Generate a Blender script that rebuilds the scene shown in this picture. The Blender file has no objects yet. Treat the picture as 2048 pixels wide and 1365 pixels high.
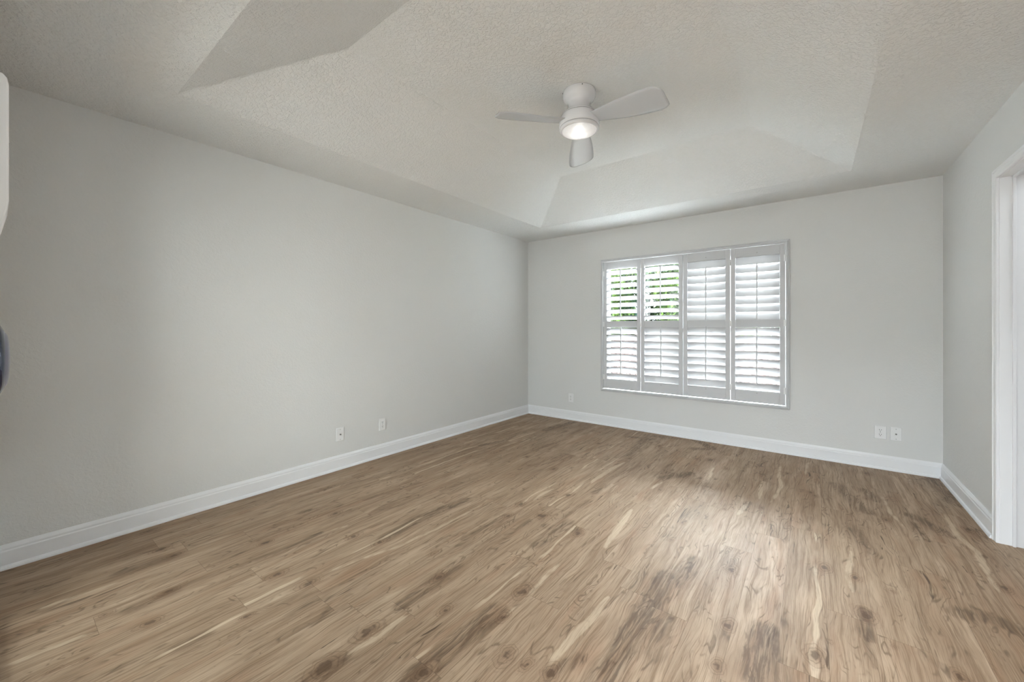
import bpy, bmesh, math, random
from mathutils import Vector, Matrix
random.seed(7)
C = bpy.context.scene.collection
SC = bpy.context.scene
PI = math.pi

# ------------------------------------------------------------ measured room
W, Y, H = 4.068, 4.624, 2.44            # width, depth, wall height
CX, CZ = 3.231, 1.2086                  # camera
FPX, CYPX, YAW = 788.56, 657.25, 0.6508
WT = 0.15                               # wall thickness

# ------------------------------------------------------------ camera
cd = bpy.data.cameras.new('camera'); cam = bpy.data.objects.new('camera', cd); C.objects.link(cam)
cam.location = (CX, 0, CZ); cam.rotation_euler = (PI/2, 0, YAW)
cd.sensor_fit = 'HORIZONTAL'; cd.sensor_width = 36.0
cd.lens = 36.0*FPX/2048.0
cd.shift_y = -(682.5-CYPX)/2048.0
cd.clip_start = 0.02; cd.clip_end = 200
SC.camera = cam

# ------------------------------------------------------------ world, lights, exposure
SC.view_settings.view_transform = 'Standard'; SC.view_settings.look = 'None'
SC.view_settings.gamma = 1.0; SC.view_settings.use_curve_mapping = False
SC.view_settings.exposure = 0.94
wd = bpy.data.worlds.new('sky'); SC.world = wd; wd.use_nodes = True
bg = wd.node_tree.nodes['Background']
bg.inputs[0].default_value = (0.85, 0.93, 1.0, 1); bg.inputs[1].default_value = 3.9

def area(name, loc, rot, sx, sy, power, col=(1, 1, 1), spread=PI):
    l = bpy.data.lights.new(name, 'AREA'); l.shape = 'RECTANGLE'; l.size = sx; l.size_y = sy
    l.energy = power; l.color = col; l.spread = spread
    o = bpy.data.objects.new(name, l); C.objects.link(o); o.location = loc; o.rotation_euler = rot
    return o
area('hall_fill_light', (3.45, -1.25, H-0.03), (0, 0, 0), 1.3, 1.5, 150, (.86, .94, 1))  # added unseen lamp behind the camera, fills the room with light
area('bath_fill_light', (W+0.95, 2.9, H-0.03), (0, 0, 0), 1.0, 1.2, 7, (.9, .96, 1))  # added unseen lamp past the right doorway, extra fill
area('window_fill_light', (2.1, Y+4.6, 4.35), (math.radians(-57), 0, 0), 7.0, 2.4, 4000, (.90, .955, 1), 1.1)  # added area lamp outside, boosts the daylight entering the window
sun = bpy.data.lights.new('sun', 'SUN'); sun.energy = 4.5; sun.angle = 0.02; sun.color = (1, .96, .9)
so = bpy.data.objects.new('sun', sun); C.objects.link(so); so.rotation_euler = (0, math.radians(-35), 0)

# ------------------------------------------------------------ node helper
def mat(name, col=(.8, .8, .8), rough=.5, spec=.5, metal=0.0):
    m = bpy.data.materials.new(name); m.use_nodes = True
    b = m.node_tree.nodes['Principled BSDF']
    b.inputs['Base Color'].default_value = (*col, 1); b.inputs['Roughness'].default_value = rough
    b.inputs['Metallic'].default_value = metal; b.inputs['Specular IOR Level'].default_value = spec
    return m
class NT:
    def __init__(s, m): s.t = m.node_tree; s.n = s.t.nodes; s.l = s.t.links; s.b = s.n.get('Principled BSDF')
    def link(s, v, sock):
        if isinstance(v, (int, float)): sock.default_value = v
        elif isinstance(v, tuple): sock.default_value = v
        else: s.l.new(v, sock)
    def m(s, op, a, b=0.0, c=0.0, clamp=False):
        n = s.n.new('ShaderNodeMath'); n.operation = op; n.use_clamp = clamp
        for i, v in enumerate((a, b, c)):
            if i < len(n.inputs): s.link(v, n.inputs[i])
        return n.outputs[0]
    def xyz(s, x, y, z):
        n = s.n.new('ShaderNodeCombineXYZ')
        for i, v in enumerate((x, y, z)): s.link(v, n.inputs[i])
        return n.outputs[0]
    def pos(s):
        g = s.n.new('ShaderNodeNewGeometry'); q = s.n.new('ShaderNodeSeparateXYZ'); s.l.new(g.outputs['Position'], q.inputs[0])
        return g.outputs['Position'], q.outputs[0], q.outputs[1], q.outputs[2]
    def noise(s, vec, scale=1.0, detail=2.0, rough=.5, dist=0.0, w=None):
        n = s.n.new('ShaderNodeTexNoise')
        if w is not None: n.noise_dimensions = '4D'; s.link(w, n.inputs['W'])
        s.link(vec, n.inputs['Vector']); n.inputs['Scale'].default_value = scale; n.inputs['Detail'].default_value = detail
        n.inputs['Roughness'].default_value = rough; n.inputs['Distortion'].default_value = dist
        return n.outputs[0]
    def white(s, vec):
        n = s.n.new('ShaderNodeTexWhiteNoise'); n.noise_dimensions = '3D'; s.link(vec, n.inputs['Vector'])
        q = s.n.new('ShaderNodeSeparateColor'); s.l.new(n.outputs['Color'], q.inputs[0])
        return q.outputs
    def ramp(s, f, lo, hi):                      # smoothstep lo..hi
        n = s.n.new('ShaderNodeMapRange'); n.interpolation_type = 'SMOOTHSTEP'
        s.link(f, n.inputs[0]); n.inputs[1].default_value = lo; n.inputs[2].default_value = hi
        return n.outputs[0]
    def mix(s, f, a, b):
        n = s.n.new('ShaderNodeMix'); n.data_type = 'RGBA'
        s.link(f, n.inputs[0]); s.link(a if not isinstance(a, tuple) else (*a, 1)[:4], n.inputs[6]); s.link(b if not isinstance(b, tuple) else (*b, 1)[:4], n.inputs[7])
        return n.outputs[2]
    def bump(s, h, strength, dist=0.002):
        n = s.n.new('ShaderNodeBump'); n.inputs['Strength'].default_value = strength; n.inputs['Distance'].default_value = dist
        s.link(h, n.inputs['Height']); s.l.new(n.outputs[0], s.b.inputs['Normal'])

# ------------------------------------------------------------ materials
WALLC = (.79, .79, .778)
def plaster(name, col, scale, strength, dist):
    m = mat(name, col, .62, .3); t = NT(m); p = t.pos()[0]
    a = t.noise(p, scale, 3.0, .55, .6); b = t.noise(p, scale*.38, 2.0, .5, .3)
    h = t.m('ADD', t.ramp(a, .42, .62), t.m('MULTIPLY', b, .8)); t.bump(h, strength, dist)
    c = t.noise(p, 1.3, 2.0); t.l.new(t.mix(t.m('MULTIPLY', c, .10), col, tuple(x*.93 for x in col)), t.b.inputs['Base Color'])
    return m
M_wall = plaster('painted_wall', WALLC, 55, .22, .0022)
M_ceil = plaster('textured_ceiling', (.845, .85, .84), 60, .65, .0035)
M_trim = mat('white_trim_paint', (.92, .925, .94), .32, .45)
M_fan = mat('white_fan_enamel', (.80, .80, .82), .16, .5)
M_blade = mat('white_blade', (.60, .62, .65), .2, .5)
M_gap = mat('dark_seam', (.05, .05, .05), .7)
M_plate = mat('white_plastic', (.90, .90, .90), .35)
M_slot = mat('dark_slot', (.03, .03, .03), .6)
M_screw = mat('painted_screw', (.45, .45, .44), .4, .5, .6)
M_brass = mat('grey_connector', (.25, .24, .23), .35, .5, .9)
M_shut = mat('shutter_paint', (.68, .685, .70), .4, .4)
M_vinyl = mat('window_vinyl', (.80, .80, .80), .4)
def louver_mat():
    m = bpy.data.materials.new('louver_paint'); m.use_nodes = True; t = NT(m); b = t.b
    b.inputs['Base Color'].default_value = (.66, .66, .67, 1); b.inputs['Roughness'].default_value = .6; b.inputs['Specular IOR Level'].default_value = .25
    tr = t.n.new('ShaderNodeBsdfTranslucent'); tr.inputs[0].default_value = (.95, .95, .96, 1)
    mx = t.n.new('ShaderNodeMixShader'); mx.inputs[0].default_value = .06
    t.l.new(b.outputs[0], mx.inputs[1]); t.l.new(tr.outputs[0], mx.inputs[2])
    t.l.new(mx.outputs[0], t.n['Material Output'].inputs[0]); return m
M_louver = louver_mat()
def glass_mat():
    m = bpy.data.materials.new('window_glass'); m.use_nodes = True; t = NT(m)
    g = t.n.new('ShaderNodeBsdfGlossy'); g.inputs['Roughness'].default_value = .02
    tr = t.n.new('ShaderNodeBsdfTransparent'); tr.inputs[0].default_value = (.96, .98, .97, 1)
    f = t.n.new('ShaderNodeFresnel'); f.inputs[0].default_value = 1.3
    mx = t.n.new('ShaderNodeMixShader'); t.l.new(f.outputs[0], mx.inputs[0])
    t.l.new(tr.outputs[0], mx.inputs[1]); t.l.new(g.outputs[0], mx.inputs[2])
    t.l.new(mx.outputs[0], t.n['Material Output'].inputs[0]); return m
M_glass = glass_mat()
def lens_mat():
    m = bpy.data.materials.new('ribbed_lens_glass'); m.use_nodes = True; t = NT(m)
    b = t.b; b.inputs['Base Color'].default_value = (.9, .9, .9, 1); b.inputs['Roughness'].default_value = .12
    tl = t.n.new('ShaderNodeBsdfTranslucent'); tl.inputs[0].default_value = (.95, .95, .95, 1)
    tp = t.n.new('ShaderNodeBsdfTransparent')
    m1 = t.n.new('ShaderNodeMixShader'); m1.inputs[0].default_value = .35
    m2 = t.n.new('ShaderNodeMixShader'); m2.inputs[0].default_value = .35
    t.l.new(tl.outputs[0], m1.inputs[1]); t.l.new(tp.outputs[0], m1.inputs[2])
    t.l.new(m1.outputs[0], m2.inputs[1]); t.l.new(b.outputs[0], m2.inputs[2])
    t.l.new(m2.outputs[0], t.n['Material Output'].inputs[0]); return m
M_lens = lens_mat()

def floor_mat():
    m = mat('knotty_plank_floor', (.4, .3, .2), .5, .28); t = NT(m)
    P, x, y, z = t.pos()
    PW, PL = .1525, 1.22
    cx = t.m('DIVIDE', t.m('SUBTRACT', x, 2.67-PW*30), PW); col = t.m('FLOOR', cx); fu = t.m('FRACT', cx)
    r0 = t.white(t.xyz(col, 3.1, 0.0))
    cy = t.m('ADD', t.m('DIVIDE', y, PL), t.m('ADD', t.m('MULTIPLY', r0[0], 7.0), 20.0)); row = t.m('FLOOR', cy); fv = t.m('FRACT', cy)
    R = t.white(t.xyz(col, row, 1.0)); r1, r2, r3 = R[0], R[1], R[2]
    S = t.white(t.xyz(row, col, 7.0)); s1, s2, s3 = S[0], S[1], S[2]
    u = t.m('MULTIPLY', fu, PW); v = t.m('MULTIPLY', fv, PL); wid = t.m('MULTIPLY', r1, 60.0)
    # warp so grain bends round the knots
    wv = t.noise(t.xyz(t.m('MULTIPLY', u, 9.0), t.m('MULTIPLY', v, 2.6), 0.0), 1.0, 2.0, .5, 0, wid)
    uw = t.m('ADD', u, t.m('MULTIPLY', t.m('SUBTRACT', wv, .5), .06))
    # broad tone
    big = t.noise(t.xyz(t.m('MULTIPLY', uw, 10.0), t.m('MULTIPLY', v, 1.5), 2.0), 1.0, 3.0, .55, .4, wid)
    c = t.mix(t.ramp(big, .30, .70), FLOOR_A, FLOOR_B)
    c = t.mix(t.m('MULTIPLY', t.ramp(t.noise(t.xyz(t.m('MULTIPLY', uw, 14.0), t.m('MULTIPLY', v, 2.2), 9.0), 1.0, 2.0, .5, .3, wid), .5, .72), .55), c, FLOOR_RED)
    c = t.mix(t.m('MULTIPLY', t.ramp(r2, .0, 1.0), .30), c, FLOOR_C)
    # dark mineral patches: soft body, streaky inside
    dp = t.noise(t.xyz(t.m('MULTIPLY', uw, 10.0), t.m('MULTIPLY', v, 2.1), 12.0), 1.0, 3.5, .6, .6, wid)
    pm = t.m('MULTIPLY', t.ramp(dp, .50, .68), t.ramp(r3, .12, .7))
    strk = t.noise(t.xyz(t.m('MULTIPLY', uw, 70.0), t.m('MULTIPLY', v, 6.0), 5.0), 1.0, 4.0, .65, .8, wid)
    ad = t.n.new('ShaderNodeAttribute'); ad.attribute_name = 'dark'
    dn = t.noise(t.xyz(t.m('MULTIPLY', x, 26.0), t.m('MULTIPLY', y, 7.0), 0.0), 1.0, 4.0, .62, .8)
    pa = t.ramp(t.m('MULTIPLY', ad.outputs['Fac'], t.m('ADD', .35, t.m('MULTIPLY', dn, 1.5))), .18, 1.0)
    pm = t.m('MAXIMUM', t.m('MULTIPLY', pm, .55), pa)
    dp = t.m('ADD', dp, t.m('MULTIPLY', pa, .2))
    dk = t.m('MULTIPLY', pm, t.m('ADD', .16, t.m('MULTIPLY', t.ramp(strk, .38, .60), .62)))
    c = t.mix(dk, c, FLOOR_E)
    # curling growth lines, mostly in and round the patches
    cf = t.noise(t.xyz(t.m('MULTIPLY', uw, 7.5), t.m('MULTIPLY', v, 2.0), 4.0), 1.0, 2.5, .5, .9, wid)
    cont = t.m('PINGPONG', t.m('MULTIPLY', cf, 15.0), .5)
    lm = t.m('MULTIPLY', t.ramp(dp, .44, .56), t.ramp(t.noise(t.xyz(t.m('MULTIPLY', u, 26.0), t.m('MULTIPLY', v, 9.0), 6.0), 1.0, 2.0, .5, 0, wid), .42, .60))
    c = t.mix(t.m('MULTIPLY', t.m('MULTIPLY', t.ramp(cont, .22, .0), lm), .62), c, FLOOR_E)
    # fibre grain
    gr = t.noise(t.xyz(t.m('MULTIPLY', uw, 300.0), t.m('MULTIPLY', v, 8.0), 0.0), 1.0, 3.0, .6, .2, wid)
    c = t.mix(t.m('MULTIPLY', t.ramp(gr, .42, .70), .50), c, FLOOR_D)
    gr2 = t.noise(t.xyz(t.m('MULTIPLY', uw, 80.0), t.m('MULTIPLY', v, 2.6), 0.0), 1.0, 4.0, .62, .25, wid)
    c = t.mix(t.m('MULTIPLY', t.ramp(gr2, .46, .68), .62), c, FLOOR_D)
    # thin dark cracks along the grain
    ck = t.noise(t.xyz(t.m('MULTIPLY', uw, 44.0), t.m('MULTIPLY', v, 2.8), 15.0), 1.0, 3.0, .55, .8, wid)
    c = t.mix(t.m('MULTIPLY', t.ramp(ck, .655, .72), .85), c, FLOOR_E)
    # sapwood streak wandering down some planks
    wb = t.noise(t.xyz(0.0, t.m('MULTIPLY', v, 1.6), 3.0), 1.0, 2.0, .45, 0, wid)
    cen = t.m('ADD', t.m('MULTIPLY', s1, PW), t.m('MULTIPLY', t.m('SUBTRACT', wb, .5), .13))
    dd = t.m('SUBTRACT', uw, cen); sd = t.m('ABSOLUTE', dd)
    sw = t.m('MULTIPLY', t.m('SUBTRACT', t.noise(t.xyz(1.0, t.m('MULTIPLY', v, 4.5), 8.0), 1.0, 3.0, .6, 0, wid), .18), .026)
    as_ = t.n.new('ShaderNodeAttribute'); as_.attribute_name = 'sap'
    e = t.m('ADD', t.m('SUBTRACT', sw, sd), t.m('MULTIPLY', t.m('SUBTRACT', gr2, .5), .012))
    sg = t.m('MULTIPLY', t.ramp(s2, .90, .92), t.ramp(t.noise(t.xyz(4.0, t.m('MULTIPLY', v, 2.2), 2.0), 1.0, 2.0, .5, 0, wid), .42, .52))
    e2 = t.m('ADD', as_.outputs['Fac'], t.m('MULTIPLY', t.m('SUBTRACT', t.noise(t.xyz(t.m('MULTIPLY', x, 34.0), t.m('MULTIPLY', y, 11.0), 0.0), 1.0, 3.0), .5), .024))
    sap = t.m('MAXIMUM', t.m('MULTIPLY', t.ramp(e, -.002, .0035), sg), t.m('MULTIPLY', t.ramp(e2, -.003, .006), .75))
    c = t.mix(t.m('MULTIPLY', sap, t.m('SUBTRACT', .78, t.m('MULTIPLY', t.ramp(gr, .45, .7), .35))), c, FLOOR_S)
    edge = t.m('MULTIPLY', t.ramp(t.m('ABSOLUTE', t.m('SUBTRACT', dd, t.m('ADD', sw, .002))), .003, .0), sg)
    c = t.mix(t.m('MULTIPLY', edge, t.m('MULTIPLY', t.ramp(ck, .45, .6), .6)), c, FLOOR_E)
    # knots
    vo = t.n.new('ShaderNodeTexVoronoi'); vo.voronoi_dimensions = '3D'; vo.feature = 'F1'
    kv = t.xyz(t.m('MULTIPLY', t.m('ADD', uw, t.m('MULTIPLY', r1, 9.0)), 7.5), t.m('MULTIPLY', t.m('ADD', v, t.m('MULTIPLY', r2, 9.0)), 4.2), t.m('MULTIPLY', r3, 0.0))
    vo.inputs['Scale'].default_value = 1.0; t.l.new(kv, vo.inputs['Vector'])
    q = t.n.new('ShaderNodeSeparateColor'); t.l.new(vo.outputs['Color'], q.inputs[0])
    kd = t.m('ADD', vo.outputs['Distance'], .03)
    at = t.n.new('ShaderNodeAttribute'); at.attribute_name = 'knot'
    inroom = t.m('LESS_THAN', y, 0.0)
    kd = t.m('ADD', kd, t.m('MULTIPLY', t.m('SUBTRACT', t.noise(P, 60.0, 2.0), .5), .12))
    on0 = t.m('MULTIPLY', t.ramp(q.outputs[0], .86, .90), 1.0)
    kd = t.m('ADD', kd, t.m('MULTIPLY', t.m('SUBTRACT', 1.0, on0), 5.0))
    ka = t.m('ADD', t.m('MULTIPLY', at.outputs['Fac'], .11), t.m('MULTIPLY', t.m('SUBTRACT', t.noise(P, 26.0, 3.0), .5), .16))
    kd = t.m('MINIMUM', kd, ka); on = 1.0
    halo = t.m('MULTIPLY', t.m('MULTIPLY', t.ramp(kd, .30, .04), on), .45)
    c = t.mix(halo, c, FLOOR_RED2)
    ring = t.m('MULTIPLY', t.ramp(t.m('PINGPONG', t.m('MULTIPLY', kd, 16.0), .5), .28, .0), t.m('MULTIPLY', t.ramp(kd, .30, .12), on))
    c = t.mix(t.m('MULTIPLY', ring, .38), c, FLOOR_E)
    core = t.m('MULTIPLY', t.ramp(kd, .115, .03), on)
    c = t.mix(t.m('MULTIPLY', core, .68), c, FLOOR_E)
    # tiny specks
    sp = t.noise(t.xyz(t.m('MULTIPLY', u, 70.0), t.m('MULTIPLY', v, 34.0), 33.0), 1.0, 1.0, .5, 0, wid)
    c = t.mix(t.m('MULTIPLY', t.ramp(sp, .77, .80), .7), c, FLOOR_E)
    # plank joints
    eu = t.m('MULTIPLY', t.m('MINIMUM', fu, t.m('SUBTRACT', 1.0, fu)), PW); ev = t.m('MULTIPLY', t.m('MINIMUM', fv, t.m('SUBTRACT', 1.0, fv)), PL)
    ed = t.m('MINIMUM', eu, ev); jt = t.ramp(ed, .0013, .0004)
    c = t.mix(t.m('MULTIPLY', jt, .45), c, FLOOR_E)
    t.l.new(c, t.b.inputs['Base Color'])
    t.link(t.m('ADD', .46, t.m('MULTIPLY', gr2, .14)), t.b.inputs['Roughness'])
    t.bump(t.m('SUBTRACT', t.m('MULTIPLY', gr, .3), t.m('MULTIPLY', jt, 1.0)), .25, .0006)
    return m
FLOOR_A = (.305, .202, .125); FLOOR_B = (.485, .350, .238); FLOOR_C = (.388, .283, .190); FLOOR_D = (.160, .095, .050)
FLOOR_E = (.068, .038, .018); FLOOR_RED = (.320, .180, .103); FLOOR_RED2 = (.195, .105, .055); FLOOR_S = (.600, .465, .325)
M_floor = floor_mat()

# ------------------------------------------------------------ mesh helpers
def finish(name, bm, m, parent=None, smooth=False, bevel=0.0, seg=2, auto=None):
    bmesh.ops.recalc_face_normals(bm, faces=bm.faces[:])
    me = bpy.data.meshes.new(name); bm.to_mesh(me); bm.free()
    ms = m if isinstance(m, (list, tuple)) else [m]
    for q in ms: me.materials.append(q)
    if smooth:
        for p in me.polygons: p.use_smooth = True
    o = bpy.data.objects.new(name, me); C.objects.link(o)
    if bevel:
        b = o.modifiers.new('bevel', 'BEVEL'); b.width = bevel; b.segments = seg; b.limit_method = 'ANGLE'; b.angle_limit = .6
    if parent: o.parent = parent
    return o
def box(bm, a, b, mi=0):
    x0, y0, z0 = a; x1, y1, z1 = b
    v = [bm.verts.new(p) for p in ((x0,y0,z0),(x1,y0,z0),(x1,y1,z0),(x0,y1,z0),(x0,y0,z1),(x1,y0,z1),(x1,y1,z1),(x0,y1,z1))]
    for f in ((0,1,2,3),(4,7,6,5),(0,4,5,1),(1,5,6,2),(2,6,7,3),(3,7,4,0)):
        bm.faces.new([v[i] for i in f]).material_index = mi
    return v
def lathe(bm, prof, n=64, cx=0, cy=0, mi=0, cap=False):
    rings = []
    for r, z in prof:
        if r < 1e-6: rings.append([bm.verts.new((cx, cy, z))])
        else: rings.append([bm.verts.new((cx+r*math.cos(2*PI*i/n), cy+r*math.sin(2*PI*i/n), z)) for i in range(n)])
    for a, b in zip(rings, rings[1:]):
        for i in range(n):
            j = (i+1) % n
            if len(a) == 1: f = [a[0], b[j], b[i]]
            elif len(b) == 1: f = [a[i], a[j], b[0]]
            else: f = [a[i], a[j], b[j], b[i]]
            bm.faces.new(f).material_index = mi
def prism(bm, prof, f0, f1):                # profile [(a,b)], f0/f1 map (a,b)->point at both ends
    A = [bm.verts.new(f0(*p)) for p in prof]; B = [bm.verts.new(f1(*p)) for p in prof]; n = len(prof)
    for i in range(n): j = (i+1) % n; bm.faces.new([A[i], A[j], B[j], B[i]])
    bm.faces.new(A); bm.faces.new(B[::-1])
def struct(name, bm, m, parent=None, **k):
    o = finish(name, bm, m, parent, **k)
    if parent is None: o['kind'] = 'structure'
    return o
def empty(name, loc=(0, 0, 0), rz=0):
    o = bpy.data.objects.new(name, None); C.objects.link(o); o.location = loc; o.rotation_euler = (0, 0, rz); o.empty_display_size = .05
    return o
def tag(o, label, cat, group=None):
    o['label'] = label; o['category'] = cat
    if group: o['group'] = group
    return o

# ------------------------------------------------------------ room shell
HX0, HX1, HY0 = 2.2, 5.2, -2.6            # hall behind the camera
BX1, BY0, BY1 = W+WT+1.75, 1.6, 4.2       # room through the doorway on the right
DY0, DY1, DZ = 2.62, 3.42, 2.054          # doorway in the right wall
OX0, OX1, OZ = 2.97, 3.93, 2.06           # opening in the front wall round the camera
WX0, WX1, WZ0, WZ1 = 1.149, 3.031, .455, 2.036   # window hole
# marks in the wood (metres on the floor): knots (x, y, size), mineral streaks (path, half width, strength), sapwood (path, half width)
KNOTS = [(0.754, 1.351, 1), (1.112, 1.265, 1.1), (1.285, 1.317, 1), (1.614, 1.437, 0.8), (1.79, 1.303, 1), (1.82, 0.901, 1.5), (1.977, 1.175, 0.9), (1.339, 0.896, 1), (1.859, 0.711, 1.3), (2.171, 1.472, 1.4), (2.332, 1.144, 1.2), (2.132, 2.077, 1.1), (1.667, 2.012, 0.9), (1.832, 2.138, 1), (1.632, 2.199, 0.9), (2.499, 1.182, 1.1), (2.146, 0.919, 1.1), (2.201, 1.291, 0.9), (0.399, 0.554, 1), (0.088, 0.557, 0.8), (0.528, 0.581, 0.9), (0.777, 0.929, 1), (1.143, 0.839, 1.1), (1.329, 0.899, 1.1), (0.88, 0.484, 1), (1.069, 0.388, 1), (1.844, 0.716, 1.5), (1.12, 0.206, 0.6), (1.097, 0.13, 0.5), (1.344, 0.646, 0.7), (2.908, 2.239, 1.1), (3.28, 2.542, 1.2), (3.398, 2.53, 0.9), (2.96, 1.812, 1), (3.237, 1.837, 1.2), (3.41, 2.226, 1.3), (3.599, 3.405, 0.9), (3.59, 4.401, 1.2), (3.977, 3.537, 1), (3.941, 2.843, 1), (2.959, 1.566, 0.9), (3.64, 2.029, 0.9), (3.064, 4.0, 0.9), (2.492, 3.995, 1), (3.222, 3.639, 0.9), (2.59, 2.34, 0.5), (3.285, 1.954, 0.4), (3.477, 2.067, 0.4), (3.526, 2.503, 0.5), (1.095, 3.035, 0.9), (1.246, 2.859, 0.6), (1.464, 2.912, 1), (1.826, 2.518, 1.1), (1.64, 2.189, 1), (0.928, 4.07, 0.8), (1.448, 3.848, 0.9), (1.854, 2.142, 1.1), (2.592, 2.595, 0.8), (2.484, 3.984, 1.3), (2.512, 3.45, 0.8), (1.985, 4.148, 0.9), (1.675, 2.006, 0.9), (2.766, 2.955, 0.5)]
DARKS = [([(2.739, 2.208), (2.726, 1.97)], 0.06, 0.75), ([(2.662, 1.992), (2.664, 1.693), (2.657, 1.483), (2.681, 1.283)], 0.05, 1), ([(2.71, 1.555), (2.741, 1.715)], 0.05, 0.6), ([(2.157, 1.298), (2.154, 1.132), (2.135, 0.867)], 0.055, 1), ([(2.025, 2.163), (2.006, 1.829)], 0.05, 0.75), ([(2.143, 2.102), (2.026, 1.533)], 0.04, 0.4), ([(1.785, 1.427), (1.812, 1.082)], 0.05, 0.75), ([(1.274, 1.37), (1.245, 1.61), (1.256, 1.766), (1.294, 2.01)], 0.05, 0.9), ([(0.924, 0.827), (0.935, 0.982), (0.92, 1.171)], 0.02, 0.8), ([(1.648, 1.622), (1.638, 1.829), (1.655, 2.005)], 0.022, 0.8), ([(1.808, 1.811), (1.822, 2.048)], 0.02, 0.7), ([(0.706, 3.985), (0.755, 4.378)], 0.05, 1), ([(0.506, 3.05), (0.607, 3.296)], 0.04, 0.8), ([(0.491, 2.543), (0.523, 2.955)], 0.03, 0.5), ([(1.847, 3.576), (1.758, 4.483)], 0.05, 0.7), ([(2.274, 3.42), (2.437, 3.474)], 0.05, 0.7), ([(2.232, 4.593), (2.416, 4.397)], 0.05, 0.9), ([(2.508, 2.531), (2.537, 3.115)], 0.03, 0.4), ([(0.707, 0.905), (0.722, 1.132)], 0.04, 0.5), ([(0.565, 1.218), (0.656, 1.425)], 0.04, 0.6), ([(1.569, 0.596), (1.608, 0.781), (1.569, 0.979)], 0.02, 0.55), ([(1.866, 0.765), (1.856, 0.645)], 0.04, 0.7), ([(2.502, 1.184), (2.556, 1.304)], 0.03, 0.8), ([(3.084, 1.872), (3.068, 1.603)], 0.06, 0.9), ([(1.979, 2.532), (1.964, 2.116)], 0.03, 0.5), ([(1.736, 4.465), (2.09, 4.546)], 0.05, 0.6), ([(2.144, 2.377), (2.163, 2.621)], 0.03, 0.5), ([(0.721, 1.573), (0.794, 2.024)], 0.02, 0.6), ([(3.379, 3.95), (3.51, 3.477)], 0.06, 0.75), ([(3.428, 3.173), (3.476, 2.865)], 0.045, 0.6), ([(3.739, 3.588), (3.868, 3.376)], 0.05, 0.75), ([(3.729, 3.46), (3.753, 3.213)], 0.015, 1), ([(3.79, 3.104), (3.803, 2.839), (3.814, 2.623)], 0.03, 0.4), ([(3.73, 2.476), (3.812, 2.525), (3.896, 2.477)], 0.05, 0.9), ([(4.003, 4.565), (4.04, 4.016)], 0.07, 0.9), ([(3.091, 1.9), (3.096, 1.756), (3.088, 1.586)], 0.03, 0.7), ([(3.115, 1.906), (3.138, 1.622)], 0.02, 0.6), ([(3.406, 2.257), (3.402, 2.066)], 0.03, 1), ([(3.401, 2.054), (3.407, 1.893)], 0.01, 0.8), ([(2.738, 1.656), (2.763, 1.482)], 0.05, 0.7), ([(2.865, 3.019), (2.88, 3.168)], 0.03, 0.8), ([(3.559, 2.077), (3.617, 2.043)], 0.03, 0.5), ([(3.537, 3.941), (3.589, 3.745)], 0.04, 0.8), ([(2.289, 3.41), (2.419, 3.407)], 0.05, 0.6), ([(3.117, 2.937), (3.109, 2.723)], 0.03, 0.5), ([(3.595, 2.373), (3.594, 2.235)], 0.015, 0.7), ([(3.223, 3.164), (3.215, 2.957)], 0.02, 0.6), ([(3.043, 1.901), (3.053, 1.777)], 0.006, 0.9), ([(0.547, 0.015), (0.652, 0.196)], 0.03, 0.4), ([(0.751, 0.013), (0.732, 0.18)], 0.06, 0.45), ([(0.511, 0.375), (0.524, 0.568)], 0.05, 0.6), ([(0.906, 0.363), (0.892, 0.491)], 0.05, 0.6), ([(1.314, 0.422), (1.325, 0.504)], 0.04, 0.7), ([(1.249, 0.19), (1.275, 0.314), (1.268, 0.387)], 0.02, 0.7), ([(0.325, 0.016), (0.382, 0.163), (0.37, 0.217)], 0.02, 0.6), ([(0.719, 3.946), (0.779, 4.525)], 0.045, 0.9), ([(0.608, 3.236), (0.551, 3.615)], 0.04, 0.6), ([(2.269, 3.265), (2.423, 3.516)], 0.05, 0.75), ([(2.279, 4.243), (2.435, 4.362)], 0.05, 0.8), ([(1.598, 4.284), (1.846, 4.351)], 0.05, 0.7), ([(1.458, 3.52), (1.549, 3.897)], 0.03, 0.5), ([(1.038, 3.2), (1.11, 3.913)], 0.015, 0.6), ([(1.956, 2.044), (2.088, 2.108)], 0.05, 0.7), ([(1.963, 2.675), (1.961, 2.873)], 0.04, 0.6)]
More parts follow.
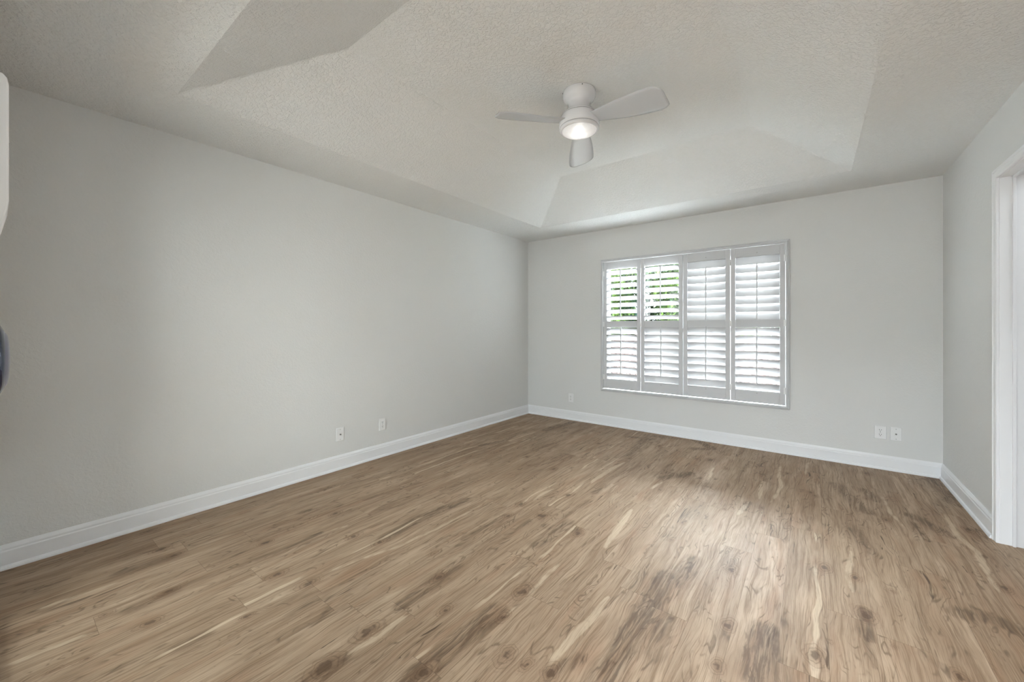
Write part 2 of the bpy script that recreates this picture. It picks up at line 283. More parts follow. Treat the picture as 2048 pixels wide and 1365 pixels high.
SAPS = [([(1.409, 2.108), (1.435, 1.957), (1.432, 1.615), (1.405, 1.354), (1.35, 1.15), (1.317, 0.982)], 0.01), ([(2.275, 2.578), (2.293, 2.33), (2.321, 2.039)], 0.018), ([(2.5, 1.669), (2.5, 1.519), (2.486, 1.377), (2.476, 1.18)], 0.017), ([(2.199, 1.841), (2.198, 1.614), (2.217, 1.454), (2.207, 1.31)], 0.01), ([(1.87, 1.053), (1.876, 0.912), (1.863, 0.797)], 0.014), ([(3.922, 3.791), (3.902, 3.401), (3.939, 3.217), (3.919, 2.963), (3.914, 2.822), (3.925, 2.738)], 0.014), ([(3.402, 2.819), (3.38, 2.627), (3.37, 2.509), (3.379, 2.383)], 0.012), ([(3.006, 4.263), (3.015, 3.861), (3.044, 3.651), (3.023, 3.427), (3.001, 3.261)], 0.012), ([(3.2, 4.503), (3.186, 3.992)], 0.01), ([(2.918, 3.599), (2.934, 3.283)], 0.012), ([(2.538, 3.906), (2.576, 3.431)], 0.01), ([(2.878, 3.185), (2.848, 2.909)], 0.013), ([(3.626, 3.926), (3.64, 3.544), (3.681, 3.338)], 0.01), ([(1.884, 3.445), (1.854, 3.19), (1.852, 2.821)], 0.02), ([(1.68, 2.557), (1.667, 2.423), (1.668, 2.296)], 0.014), ([(0.778, 3.854), (0.792, 3.376), (0.838, 2.952)], 0.009), ([(1.438, 3.84), (1.431, 3.573), (1.417, 3.347)], 0.008), ([(0.745, 3.604), (0.715, 3.103)], 0.008), ([(2.292, 3.187), (2.262, 2.986)], 0.012), ([(0.96, 0.259), (0.949, 0.195), (0.945, 0.131), (0.938, 0.012)], 0.012), ([(0.605, 0.356), (0.596, 0.236), (0.582, 0.104)], 0.011), ([(0.968, 1.317), (0.933, 1.176)], 0.008)]

def seg_d(px_, py_, pts):
    best = 9.0
    for (ax, ay), (bx_, by_) in zip(pts, pts[1:]):
        dx, dy = bx_-ax, by_-ay; L2 = dx*dx+dy*dy or 1e-9
        q = max(0, min(1, ((px_-ax)*dx+(py_-ay)*dy)/L2)); d = math.hypot(px_-ax-q*dx, py_-ay-q*dy)
        if d < best: best = d
    return best
def boxof(pts, m): xs = [p[0] for p in pts]; ys = [p[1] for p in pts]; return min(xs)-m, max(xs)+m, min(ys)-m, max(ys)+m
NX, NY = 236, 268
def floor_fields():
    gx = [W*i/NX for i in range(NX+1)]; gy_ = [Y*j/NY for j in range(NY+1)]
    K = [9.0]*((NX+1)*(NY+1)); Dk = [0.0]*len(K); Sp = [-.05]*len(K)
    def cells(b):
        i0 = max(0, int(b[0]/W*NX)); i1 = min(NX, int(b[1]/W*NX)+1); j0 = max(0, int(b[2]/Y*NY)); j1 = min(NY, int(b[3]/Y*NY)+1)
        for j in range(j0, j1+1):
            for i in range(i0, i1+1): yield j*(NX+1)+i, gx[i], gy_[j]
    for x, y, s in KNOTS:
        for n, a, b in cells((x-.16, x+.16, y-.22, y+.22)):
            K[n] = min(K[n], math.hypot((a-x)/(.017*s), (b-y)/(.030*s)))
    for pts, hw, st in DARKS:
        for n, a, b in cells(boxof(pts, hw*2.2)):
            d = seg_d(a, b, pts); Dk[n] = max(Dk[n], st*max(0.0, min(1.0, 1.45-d/hw)))
    for pts, hw in SAPS:
        for n, a, b in cells(boxof(pts, .06)):
            y_a, y_b = pts[0][1], pts[-1][1]; tt = max(0.0, min(1.0, (b-y_a)/((y_b-y_a) or 1)))
            Sp[n] = max(Sp[n], hw*(1.15*math.sin(PI*(.06+.88*tt))**.5)-seg_d(a, b, pts))
    return gx, gy_, K, Dk, Sp
gx, gy_, K_, Dk_, Sp_ = floor_fields()
bm = bmesh.new(); lay = [bm.verts.layers.float.new(n) for n in ('knot', 'dark', 'sap')]
g = []
for j, yy in enumerate(gy_):
    for i, xx in enumerate(gx):
        v = bm.verts.new((xx, yy, 0)); n = j*(NX+1)+i; v[lay[0]] = K_[n]; v[lay[1]] = Dk_[n]; v[lay[2]] = Sp_[n]; g.append(v)
for j in range(NY):
    for i in range(NX): n = j*(NX+1)+i; bm.faces.new((g[n], g[n+1], g[n+NX+2], g[n+NX+1]))
def plain(vs):
    for v in vs: v[lay[0]] = 9.0; v[lay[1]] = 0.0; v[lay[2]] = -.05
plain(box(bm, (-WT, HY0-WT, -.12), (BX1+WT, Y+WT, -.0005)))
plain(box(bm, (-WT, HY0-WT, -.0004), (BX1+WT, 0, 0))); plain(box(bm, (W, 0, -.0004), (BX1+WT, BY1+WT, 0)))
fo = struct('floor', bm, M_floor)
bm = bmesh.new(); box(bm, (-WT, -WT, 0), (0, Y+WT, H)); struct('wall_left', bm, M_wall)
bm = bmesh.new()
box(bm, (0, Y, 0), (WX0, Y+WT, H)); box(bm, (WX1, Y, 0), (W+WT, Y+WT, H))
box(bm, (WX0, Y, 0), (WX1, Y+WT, WZ0)); box(bm, (WX0, Y, WZ1), (WX1, Y+WT, H)); struct('wall_back', bm, M_wall)
bm = bmesh.new()
box(bm, (W, -WT, 0), (W+WT, DY0-.021, H)); box(bm, (W, DY1+.021, 0), (W+WT, Y, H)); box(bm, (W, DY0-.021, DZ+.021), (W+WT, DY1+.021, H)); struct('wall_right', bm, M_wall)
bm = bmesh.new(); f = -.002
V = (.53, 1.9, .03, 2.1)                       # added glazed patio door in the front wall, unseen, lets in fill daylight
box(bm, (0, -WT, 0), (V[0], f, H)); box(bm, (V[1], -WT, 0), (OX0, f, H)); box(bm, (V[0], -WT, 0), (V[1], f, V[2])); box(bm, (V[0], -WT, V[3]), (V[1], f, H)); box(bm, (OX1, -WT, 0), (W, f, H)); box(bm, (OX0, -WT, OZ), (OX1, f, H)); struct('wall_front', bm, M_wall)
# rooms beyond the openings
bm = bmesh.new()
box(bm, (HX0-WT, HY0, 0), (HX0, -WT, H)); box(bm, (HX1, HY0, 0), (HX1+WT, -WT, H)); box(bm, (HX0-WT, HY0-WT, 0), (HX1+WT, HY0, H))
box(bm, (W+WT, -WT, 0), (HX1+WT, 0, H)); box(bm, (HX0-WT, HY0-WT, H), (HX1+WT, -WT, H+.1)); struct('wall_hall', bm, M_wall)
bm = bmesh.new()
box(bm, (W+WT, BY0-WT, 0), (BX1+WT, BY0, H)); box(bm, (W+WT, BY1, 0), (BX1+WT, BY1+WT, H)); box(bm, (BX1, BY0, 0), (BX1+WT, BY1, H))
box(bm, (W+WT, BY0-WT, H), (BX1+WT, BY1+WT, H+.1)); struct('wall_bath', bm, M_wall)

# tray ceiling
TX0, TX1, TY0, TY1 = .581, 3.474, .582, 4.0625
UX0, UX1, UY0, UY1, ZT = 1.19, 2.872, 1.182, 3.49, 2.7527
bm = bmesh.new()
def ring(x0, x1, y0, y1, z): return [bm.verts.new(p) for p in ((x0,y0,z),(x1,y0,z),(x1,y1,z),(x0,y1,z))]
a = ring(-WT, W+WT, -WT, Y+WT, H); b = ring(TX0, TX1, TY0, TY1, H); c = ring(UX0, UX1, UY0, UY1, ZT)
for r0, r1 in ((a, b), (b, c)):
    for i in range(4): j = (i+1) % 4; bm.faces.new([r0[i], r0[j], r1[j], r1[i]])
bm.faces.new(c)
a2 = ring(-WT, W+WT, -WT, Y+WT, ZT+.15); bm.faces.new(a2)
for i in range(4): j = (i+1) % 4; bm.faces.new([a[i], a[j], a2[j], a2[i]])
struct('ceiling', bm, M_ceil, bevel=.012, seg=3)

# baseboards: flat board, stepped cap, quarter-round shoe
BP = [(0,0),(.026,0),(.026,.008),(.022,.017),(.0145,.021),(.0145,.088),(.0115,.094),(.0115,.103),(.008,.112),(.004,.121),(0,.121)]
def base(name, segs):
    bm = bmesh.new()
    for kind, a, b in segs:
        if kind == 'L': prism(bm, BP, lambda d, z: (d, a, z), lambda d, z: (d, b, z))
        if kind == 'R': prism(bm, BP, lambda d, z: (W-d, a, z), lambda d, z: (W-d, b, z))
        if kind == 'B': prism(bm, BP, lambda d, z: (a, Y-d, z), lambda d, z: (b, Y-d, z))
        if kind == 'F': prism(bm, BP, lambda d, z: (a, f+d*.1, z), lambda d, z: (b, f+d*.1, z))
    struct(name, bm, M_trim)
base('baseboard_left', [('L', 0, Y)]); base('baseboard_back', [('B', 0, W)])
base('baseboard_right', [('R', DY1+.052, Y), ('R', 0, DY0-.052)])

# right doorway: jamb lining with stop, and casing
bm = bmesh.new(); J = .02
box(bm, (W-.001, DY1, 0), (W+WT+.001, DY1+J, DZ+J)); box(bm, (W-.001, DY0-J, 0), (W+WT+.001, DY0, DZ+J)); box(bm, (W-.001, DY0, DZ), (W+WT+.001, DY1, DZ+J))
door = struct('door_1', bm, M_trim, bevel=.0015)
bm = bmesh.new()
box(bm, (W+.045, DY1-.012, 0), (W+.058, DY1, DZ)); box(bm, (W+.045, DY0, 0), (W+.058, DY0+.012, DZ)); box(bm, (W+.045, DY0, DZ-.012), (W+.058, DY1, DZ))
finish('door_stop', bm, M_trim, door, bevel=.002)
def casing_prof(): return [(0,0),(0,.016),(.006,.018),(.014,.018),(.018,.0145),(.034,.0125),(.040,.014),(.046,.013),(.050,.010),(.050,0)]
bm = bmesh.new(); cp = casing_prof()
def mp(s, cy):                               # width goes away from opening, mitred at the head
    prism(bm, cp, lambda a, t: (W-t, cy+s*(.003+.05-a), 0), lambda a, t: (W-t, cy+s*(.003+.05-a), DZ+.003+.05-a))
mp(1, DY1); mp(-1, DY0)
prism(bm, cp, lambda a, t: (W-t, DY1+.003+.05-a, DZ+.003+.05-a), lambda a, t: (W-t, DY0-.003-.05+a, DZ+.003+.05-a))
finish('door_casing', bm, M_trim, door)

# ------------------------------------------------------------ window
bm = bmesh.new(); gy = Y+.105
def fr(bm, x0, x1, z0, z1, y0, y1, w, wb=None):
    wb = wb or w
    box(bm, (x0, y0, z0), (x0+w, y1, z1)); box(bm, (x1-w, y0, z0), (x1, y1, z1))
    box(bm, (x0+w, y0, z0), (x1-w, y1, z0+wb)); box(bm, (x0+w, y0, z1-w), (x1-w, y1, z1))
mxw = (WX0+WX1)/2
fr(bm, WX0, mxw, WZ0, WZ1, gy-.02, gy+.03, .038); fr(bm, mxw, WX1, WZ0, WZ1, gy-.02, gy+.03, .038)
win = struct('window_1', bm, M_vinyl, bevel=.003)
for x0, x1 in ((WX0+.038, mxw-.038), (mxw+.038, WX1-.038)):
    bm = bmesh.new(); zm = 1.255
    box(bm, (x0, gy-.012, zm-.017), (x1, gy+.012, zm+.017)); finish('window_sash', bm, M_vinyl, win, bevel=.002)
    for z0, z1 in ((WZ0+.038, zm-.017), (zm+.017, WZ1-.038)):
        bm = bmesh.new(); box(bm, (x0, gy-.002, z0), (x1, gy+.002, z1)); finish('window_pane', bm, M_glass, win)
# shutter frame standing on the wall round the hole
FP = [(0,-.03),(0,.026),(.004,.030),(.016,.030),(.020,.024),(.030,.020),(.034,.012),(.034,0),(.010,0),(.010,-.03)]
bm = bmesh.new(); FX0, FX1, FZ0, FZ1 = 1.153, 3.027, .459, 2.033
cs = [(FX0, FZ0), (FX1, FZ0), (FX1, FZ1), (FX0, FZ1)]; dr = [(-1,-1),(1,-1),(1,1),(-1,1)]
rings = []
for (x, z), (dx, dz) in zip(cs, dr): rings.append([bm.verts.new((x+dx*a, Y-t, z+dz*a)) for a, t in FP])
for i in range(4):
    A, B = rings[i], rings[(i+1) % 4]; n = len(FP)
    for k in range(n): bm.faces.new([A[k], A[(k+1) % n], B[(k+1) % n], B[k]])
finish('shutter_frame', bm, M_shut, win, bevel=.001)

bm = bmesh.new(); fr(bm, V[0], V[1], V[2], V[3], -WT+.02, -.06, .04)  # frame of the added patio door, there to admit fill daylight
fill_door = struct('added_fill_door', bm, M_vinyl, bevel=.003)
bm = bmesh.new(); box(bm, (V[0]+.04, -WT+.05, V[2]+.04), (V[1]-.04, -WT+.054, V[3]-.04)); finish('window_pane', bm, M_glass, fill_door)

# ------------------------------------------------------------ plantation shutters
PXB = [(1.1555, 1.6205), (1.6235, 2.0915), (2.0955, 2.5555), (2.5585, 3.0245)]
PZ0, PZ1 = .4635, 2.029
ST = .044; PT = .027; YF = Y-.010           # front face of the panels
LO = (.583, 1.217); UP = (1.298, 1.935)
NL = 8; LW = .0889
def louver_bank(x0, x1, z0, z1, tilt, skew=None):
    bm = bmesh.new(); pitch = (z1-z0)/NL; yc = YF+PT/2
    for i in range(NL):
        zc = z0+pitch*(i+.5); a = tilt + (skew[i] if skew else 0)
        prof = []
        for k in range(20):                  # slim ellipse section
            th = 2*PI*k/20; prof.append((LW/2*math.cos(th), .0052*math.sin(th)))
        ca, sa = math.cos(a), math.sin(a)
        # local axis: +p points into the room (-y) and a>0 lowers that edge
        mp_ = lambda x: (lambda p, q: (x, yc-(p*ca+q*sa), zc-p*sa+q*ca))
        prism(bm, prof, mp_(x0+.001), mp_(x1-.001))
    return bm
def make_shutter(px, label, tu, tl, hinges, dots, skl=None):
    x0, x1 = px; xc = (x0+x1)/2; root = empty('shutter_panel', (xc, YF+PT, PZ0))
    tag(root, label, 'shutter', 'hinged shutter panels in the window')
    inv = Matrix.Translation((-xc, -(YF+PT), -PZ0))
    def add(name, bm, m, **k):
        bmesh.ops.transform(bm, matrix=inv, verts=bm.verts[:]); return finish(name, bm, m, root, **k)
    bm = bmesh.new()
    for a, b in ((x0, x0+ST), (x1-ST, x1)): box(bm, (a, YF, PZ0), (b, YF+PT, PZ1)); add('stile', bm, M_shut, bevel=.0025); bm = bmesh.new()
    for a, b in ((PZ0, LO[0]), (LO[1], UP[0]), (UP[1], PZ1)): box(bm, (x0+ST, YF+.002, a), (x1-ST, YF+PT-.002, b)); add('rail', bm, M_shut, bevel=.002); bm = bmesh.new()
    bm.free()
    for (a, b), t, sk in ((UP, tu, None), (LO, tl, skl)):
        o = add('louver_bank', louver_bank(x0+ST, x1-ST, a, b, t, sk), M_louver)
        for p in o.data.polygons: p.use_smooth = len(p.vertices) == 4
        # tilt rod clipped to the room edges of the louvers
        ye = YF+PT/2-LW/2*math.cos(t)-.008; off = -LW/2*math.sin(t)
        bm = bmesh.new(); pitch = (b-a)/NL
        box(bm, (xc-.0055, ye-.005, a+pitch*.5+off-.012), (xc+.0055, ye+.006, b-pitch*.5+off+.012))
        add('tilt_rod', bm, M_shut, bevel=.002)
    for z in (UP[1]+.032, LO[0]-.022):
        if (z > 1 and dots[0]) or (z < 1 and dots[1]):
            bm = bmesh.new()
            bmesh.ops.create_cone(bm, cap_ends=True, segments=16, radius1=.0045, radius2=.0045, depth=.004, matrix=Matrix.Translation((xc, YF+.0005, z)) @ Matrix.Rotation(PI/2, 4, 'X'))
            add('rod_catch', bm, M_screw)
    for side in hinges:
        hx = x0-.0015 if side == 'l' else x1+.0015
        for z in (PZ0+.14, 1.26, PZ1-.14):
            bm = bmesh.new()
            bmesh.ops.create_cone(bm, cap_ends=True, segments=12, radius1=.0045, radius2=.0045, depth=.062, matrix=Matrix.Translation((hx, YF-.0045, z)))
            s = 1 if side == 'l' else -1
            box(bm, (min(hx, hx+s*.014), YF-.0015, z-.031), (max(hx, hx+s*.014), YF+.0005, z+.031))
            add('hinge', bm, M_plate, bevel=.0006)
    return root
rd = math.radians
make_shutter(PXB[0], 'leftmost white shutter panel, upper slats open on green leaves, pale roof tiles showing below', rd(-28), rd(-51), ['l'], (0, 0))
make_shutter(PXB[1], 'second white shutter panel from the left, upper slats open on leaves, lower slats shut', rd(-28), rd(-69), ['l'], (0, 1))
make_shutter(PXB[2], 'third white shutter panel from the left with both banks of slats nearly shut', rd(78), rd(-69), [], (1, 1))
make_shutter(PXB[3], 'rightmost white shutter panel, upper slats nearly shut, roof tiles glimpsed through lower slats', rd(77.5), rd(-58), ['l', 'r'], (1, 1))

# ------------------------------------------------------------ wall plates
def plate(kind, label, axis, p, z, w=.071, h=.115):
    # built facing -y at origin, then turned
    rz = {'back': 0, 'left': PI/2}[axis]
    root = empty('outlet' if kind == 'duplex' else 'coax_outlet', ((p, Y, z) if axis == 'back' else (0, p, z)), rz)
    tag(root, label, 'outlet' if kind == 'duplex' else 'wall jack', 'wall plates above the baseboards')
    bm = bmesh.new()
    vs = box(bm, (-w/2, -.0055, -h/2), (w/2, 0, h/2))
    for v in vs:
        if v.co.y < -.001: v.co.x *= .93; v.co.z *= .955
    finish('wall_plate', bm, M_plate, root, bevel=.002)
    if kind == 'duplex':
        for dz in (.0195, -.0195):
            bm = bmesh.new(); n = 32
            pr = [(.0165*max(-1, min(1, 1.18*math.cos(2*PI*k/n)))*1.0, .0142*math.sin(2*PI*k/n)) for k in range(n)]
            prism(bm, pr, lambda a, b: (a, -.0075, dz+b), lambda a, b: (a, -.004, dz+b)); r = finish('receptacle', bm, M_plate, root)
            for x0, x1, a, b in ((-.0075,-.005,-.001,.008), (.005,.0075,0,.0075)):
                bm = bmesh.new(); box(bm, (x0, -.0079, dz+a), (x1, -.0070, dz+b)); finish('slot', bm, M_slot, r)
            bm = bmesh.new(); bmesh.ops.create_cone(bm, cap_ends=True, segments=14, radius1=.0027, radius2=.0027, depth=.001, matrix=Matrix.Translation((0, -.0076, dz-.0075)) @ Matrix.Rotation(PI/2, 4, 'X')); finish('slot', bm, M_slot, r)
        scr = (0,)
    else:
        bm = bmesh.new()
        bmesh.ops.create_cone(bm, cap_ends=True, segments=6, radius1=.0068, radius2=.0068, depth=.003, matrix=Matrix.Translation((0, -.007, 0)) @ Matrix.Rotation(PI/2, 4, 'X'))
        bmesh.ops.create_cone(bm, cap_ends=True, segments=18, radius1=.0046, radius2=.0046, depth=.011, matrix=Matrix.Translation((0, -.0105, 0)) @ Matrix.Rotation(PI/2, 4, 'X'))
        finish('coax_connector', bm, M_brass, root); scr = (.042, -.042)
    for s in scr:
        bm = bmesh.new(); bmesh.ops.create_cone(bm, cap_ends=True, segments=14, radius1=.003, radius2=.0026, depth=.0016, matrix=Matrix.Translation((0, -.0062, s)) @ Matrix.Rotation(PI/2, 4, 'X')); finish('screw', bm, M_screw, root)
plate('coax', 'white cable jack plate on the left wall, the nearer of its two plates', 'left', 1.801, .297)
plate('duplex', 'white double socket plate on the left wall, beyond the cable jack', 'left', 2.22, .302)
plate('duplex', 'small white double socket on the back wall left of the window', 'back', .691, .289)
plate('duplex', 'white double socket on the back wall right of the window, beside a jack', 'back', 3.697, .313, .080)
plate('coax', 'white cable jack plate on the back wall nearest the right corner', 'back', 3.795, .313, .073)

# ------------------------------------------------------------ ceiling fan
FXc, FYc = 2.018, 2.317
fan = tag(empty('ceiling_fan', (FXc, FYc, ZT)), 'white three-blade flush-mount ceiling fan with a lit ribbed glass lamp', 'ceiling fan')
Z = lambda z: z-ZT
def fl(name, prof, m, n=72, **k):
    bm = bmesh.new(); lathe(bm, [(r, Z(z)) for r, z in prof], n); return finish(name, bm, m, fan, smooth=True, **k)
can = fl('canopy', [(0, ZT),(.104, ZT),(.106, ZT-.004),(.107, 2.73),(.105, 2.715),(.098, 2.702),(.086, 2.694),(.077, 2.687),(.072, 2.677),(.071, 2.666),(.074, 2.652),(.084, 2.634),(.099, 2.617),(.112, 2.604),(.1175, 2.598),(.1175, 2.596),(0, 2.596)], M_fan)
for th in (-.9, -2.45):
    bm = bmesh.new(); bmesh.ops.create_cone(bm, cap_ends=True, segments=12, radius1=.003, radius2=.003, depth=.004, matrix=Matrix.Translation((.107*math.cos(th), .107*math.sin(th), Z(2.742))) @ Matrix.Rotation(th, 4, 'Z') @ Matrix.Rotation(PI/2, 4, 'Y')); finish('canopy_screw', bm, M_gap, can)
fl('seam_ring', [(0, 2.597),(.1150, 2.597),(.1150, 2.592),(0, 2.592)], M_gap)
fl('motor_housing', [(0, 2.5925),(.1185, 2.5925),(.1205, 2.590),(.126, 2.575),(.1295, 2.557),(.131, 2.540),(.130, 2.527),(.1275, 2.520),(0, 2.520)], M_fan)
fl('seam_ring', [(0, 2.521),(.1235, 2.521),(.1235, 2.5165),(0, 2.5165)], M_gap)
rim = fl('light_rim', [(.100, 2.517),(.126, 2.517),(.1275, 2.513),(.1265, 2.506),(.122, 2.500),(.117, 2.497),(.113, 2.4975),(.110, 2.501),(.108, 2.506),(.100, 2.517)], M_fan)
refl = fl('lamp_bowl', [(.109, 2.505),(.09, 2.512),(.05, 2.515),(0, 2.515)], M_plate)
# ribbed glass lens: radial flutes modelled in the mesh
bm = bmesh.new(); NR = 216; rings = []
prof = [(.112, 2.500),(.104, 2.4935),(.093, 2.487),(.078, 2.4805),(.060, 2.4755),(.040, 2.472),(.020, 2.4705)]
for k, (r, z) in enumerate(prof):
    amp = .0011 if 0 < k < 6 else 0
    rings.append([bm.verts.new((r*math.cos(2*PI*i/NR), r*math.sin(2*PI*i/NR), Z(z)+amp*math.cos(PI*i)*(r/.1)*.8)) for i in range(NR)])
for a, b in zip(rings, rings[1:]):
    for i in range(NR): j = (i+1) % NR; bm.faces.new([a[i], a[j], b[j], b[i]])
bm.faces.new(rings[-1])
lens = finish('lamp_lens', bm, M_lens, fan)
def emit(name, col, s):
    m = bpy.data.materials.new(name); m.use_nodes = True; t = NT(m); e = t.n.new('ShaderNodeEmission'); e.inputs[0].default_value = (*col, 1); e.inputs[1].default_value = s
    t.l.new(e.outputs[0], t.n['Material Output'].inputs[0]); return m
bm = bmesh.new(); bmesh.ops.create_uvsphere(bm, u_segments=20, v_segments=12, radius=.016, matrix=Matrix.Translation((0, 0, Z(2.494))) @ Matrix.Diagonal((1.6, 1.6, .7, 1)))
finish('lamp_bulb', bm, emit('lit_bulb', (1, .98, .95), 5.0), fan, smooth=True)
# blades
def blade_bm(ang):
    bm = bmesh.new(); N = 36; K = 10; R0, R1 = .112, .562
    top = []; bot = []
    for i in range(N+1):
        s = i/N; r = R0+(R1-R0)*s
        # chord: edge on the raised (clockwise) side a, edge on the low side b
        a = .058+.036*math.sin(min(1, s*1.25)*PI/2)+.006*s; b = .046+.046*math.sin(min(1, s*1.15)*PI/2)**1.2
        if s > .86:
            q = (s-.86)/.14; a *= 1-.50*q**2.6; b *= 1-.30*q**3
        zc = 2.552-.042*s**.8; pit = rd(9+6*min(1, s*2.5))
        rowt, rowb = [], []
        for k in range(K+1):
            w = -a+(a+b)*k/K                 # + = counter-clockwise side
            thk = .0032*(1-abs(2*k/K-1)**4)+.0006
            zz = zc-w*math.sin(pit)-.0016*(1-(2*k/K-1)**2)
            x = r; yv = w*math.cos(pit)
            X = x*math.cos(ang)-yv*math.sin(ang); Yv = x*math.sin(ang)+yv*math.cos(ang)
            rowt.append(bm.verts.new((X, Yv, Z(zz)+thk))); rowb.append(bm.verts.new((X, Yv, Z(zz)-thk)))
        top.append(rowt); bot.append(rowb)
    for i in range(N):
        for k in range(K):
            bm.faces.new([top[i][k], top[i+1][k], top[i+1][k+1], top[i][k+1]]); bm.faces.new([bot[i][k], bot[i][k+1], bot[i+1][k+1], bot[i+1][k]])
        for k in (0, K): bm.faces.new([top[i][k], top[i+1][k], bot[i+1][k], bot[i][k]])
    for i in (0, N):
        for k in range(K): bm.faces.new([top[i][k], top[i][k+1], bot[i][k+1], bot[i][k]])
    return bm
for a in (116, 236, 356): finish('fan_blade', blade_bm(rd(a)), M_blade, fan, smooth=True)

# ------------------------------------------------------------ fittings on the front wall at the frame's left edge
M_navy = mat('navy_glass', (.006, .014, .05), .08, .6); M_dial_refl = mat('grey_reflection', (.20, .20, .27), .3, .5, .4)
D = .50; px = CX-D
def zz(v): return CZ-(v-CYPX)*D*.606/FPX
k0 = empty('wall_switch', (px, -.002, zz(302)))
tag(k0, 'white plastic wall control with rounded corner and tapered foot, cut by the left edge', 'wall control')
bm = bmesh.new(); hh = (zz(140)-zz(465))/2; zt = hh; zb = -hh; zk = zz(413)-zz(302)
pr = [(0, zb), (.0045, zb), (.0085, zk), (.0090, zk+.006), (.0090, zt-.008), (.0082, zt-.003), (.006, zt), (0, zt)]
prism(bm, pr, lambda y, z: (-.035, y, z), lambda y, z: (.0, y, z)); finish('control_body', bm, M_plate, k0, bevel=.0012)
bm = bmesh.new(); box(bm, (-.026, .0088, -.002), (-.010, .0096, .012)); finish('control_button', bm, M_screw, k0, bevel=.0004)
k1 = empty('wall_dial', (px, -.002, zz(720)))
tag(k1, 'round dark blue wall dial with a reflection painted grey on its face, just below the white control', 'dial')
def disc(name, prof, m):
    bm = bmesh.new(); lathe(bm, prof, 64); bmesh.ops.transform(bm, matrix=Matrix.Rotation(-PI/2, 4, 'X'), verts=bm.verts[:]); return finish(name, bm, m, k1, smooth=True)
disc('dial_body', [(0, 0), (.029, 0), (.029, .0015), (.0265, .0048), (.022, .0068), (.020, .0072), (.0, .0068)], M_navy)
disc('dial_face', [(.0215, .0068), (.019, .0082), (.014, .0090), (.008, .0094), (0, .0096)], M_dial_refl)  # grey colour stands in for the reflection on the glass front

# ------------------------------------------------------------ outside the window
def foliage_mat(name, a, b, c_):
    m = mat(name, a, .6, .2); t = NT(m); P = t.pos()[0]
    n1 = t.noise(P, 1.3, 2.0); n2 = t.noise(P, 9.0, 2.0)
    c = t.mix(t.ramp(n1, .38, .62), b, a); c = t.mix(t.ramp(n2, .5, .68), c, c_)
    t.l.new(c, t.b.inputs['Base Color']); return m
M_leaf = foliage_mat('leaf', (.095, .165, .032), (.02, .058, .04), (.19, .27, .075))
M_leaf2 = foliage_mat('dark_leaf', (.03, .06, .02), (.012, .03, .015), (.06, .09, .03))
M_bark = mat('bark', (.10, .07, .05), .9)
def tree(x, y, zg, rx, ry, z0, z1, n, m, label, size=.14, name='tree'):
    r = tag(empty(name, (x, y, zg)), label, 'tree', 'greenery beyond the roof')
    bm = bmesh.new(); lathe(bm, [(0, 0), (.16, 0), (.11, (z0-zg)*.6), (.07, (z0+z1)/2-zg), (0, (z0+z1)/2-zg)], 10); finish('trunk', bm, M_bark, r, smooth=True)
    bm = bmesh.new(); zc = (z0+z1)/2-zg; rz_ = (z1-z0)/2
    for i in range(n):
        th = random.uniform(0, 2*PI); ph = math.acos(random.uniform(-1, 1)); rr = random.uniform(.55, 1.0)*(1+.12*math.sin(5*th)+.1*math.sin(7*ph))
        p = Vector((rx*rr*math.sin(ph)*math.cos(th), ry*rr*math.sin(ph)*math.sin(th), zc+rz_*rr*math.cos(ph)))
        M = Matrix.Rotation(random.uniform(0, 6.28), 3, 'Z') @ Matrix.Rotation(random.uniform(-1.2, 1.2), 3, 'X'); s = size*random.uniform(.6, 1.3)
        v = [bm.verts.new(p+M @ Vector(q)) for q in ((0,-s,0), (s*.42,-s*.1,.02), (0,s,0), (-s*.42,-s*.1,.02))]
        bm.faces.new(v)
    finish('foliage', bm, m, r)
tree(-3.45, 13.3, -3, 2.0, 1.4, -2.2, 5.4, 15000, M_leaf, 'light green leafy tree seen through the leftmost open shutter slats')
tree(.5, 14.5, -3, 2.0, 1.4, -2.2, 5.4, 14000, M_leaf, 'light green tree seen through the second shutter panel upper slats')
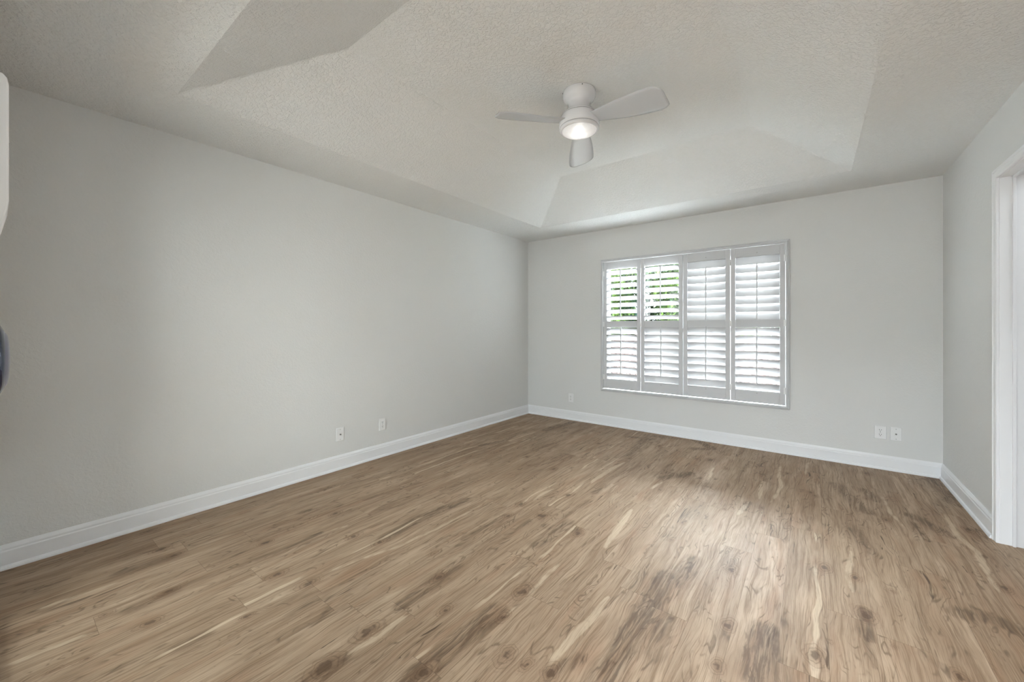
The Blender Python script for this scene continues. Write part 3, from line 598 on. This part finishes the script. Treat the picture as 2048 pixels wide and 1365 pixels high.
tree(4.9, 14.0, -3, 2.0, 1.4, -2.0, 3.4, 8000, M_leaf2, 'dark green tree glimpsed between the slats of the rightmost shutter')
tree(-1.9, 18.5, -3, 3.2, 1.6, -2.5, 5.6, 15000, M_leaf2, 'dark green tree standing farther back behind the light green trees')
M_grass = mat('lawn', (.12, .18, .06), .9)
bm = bmesh.new(); box(bm, (-30, Y+.4, -3.2), (30, 45, -3.0)); struct('ground_outside', bm, M_grass)
bm = bmesh.new(); box(bm, (-4.5, -7, -.16), (HX0-WT-.01, -WT-.01, -.03)); struct('added_bounce_slab', bm, mat('bounce_slab_concrete', (.72, .72, .70), .85))  # added unseen slab, bounces daylight up through the added door
# neighbouring roof of barrel tiles, sloping down towards the window
M_tile = mat('pale_clay_tile', (.62, .44, .38), .8, .2)
t = NT(M_tile); P = t.pos()[0]; t.l.new(t.mix(t.ramp(t.noise(P, 3.0, 3.0), .35, .65), (.17, .13, .125), (.10, .068, .064)), t.b.inputs['Base Color'])
RY, RZ = Y+8.2, .98
roof = tag(empty('tiled_roof', (0, RY, RZ)), 'pale pinkish barrel-tile roof outside, glimpsed through the lower shutter slats', 'roof')
bm = bmesh.new(); nc = 14; run, drop = 5.0, 1.45; tw = .24
for r_ in range(nc):
    y0 = -run*r_/nc; z0 = -drop*r_/nc; y1 = -run*(r_+1.12)/nc; z1 = -drop*(r_+1.12)/nc+.045
    prev = None
    for k_ in range(int(13/tw*8)+1):
        x_ = -8+tw*k_/8; h_ = .05*math.sin(2*PI*x_/tw)
        col_ = [bm.verts.new((x_, y0, z0+h_)), bm.verts.new((x_, y1, z1+h_)), bm.verts.new((x_, y1+.05, z1+h_-.07))]
        if prev:
            for k in range(2): bm.faces.new([prev[k], col_[k], col_[k+1], prev[k+1]])
        prev = col_
finish('roof_tiles', bm, M_tile, roof)
bm = bmesh.new(); box(bm, (-7.8, -4.7, -3-RZ), (4.8, 0.2, -1.62)); finish('house_wall', bm, mat('stucco', (.75, .70, .62), .9), roof)
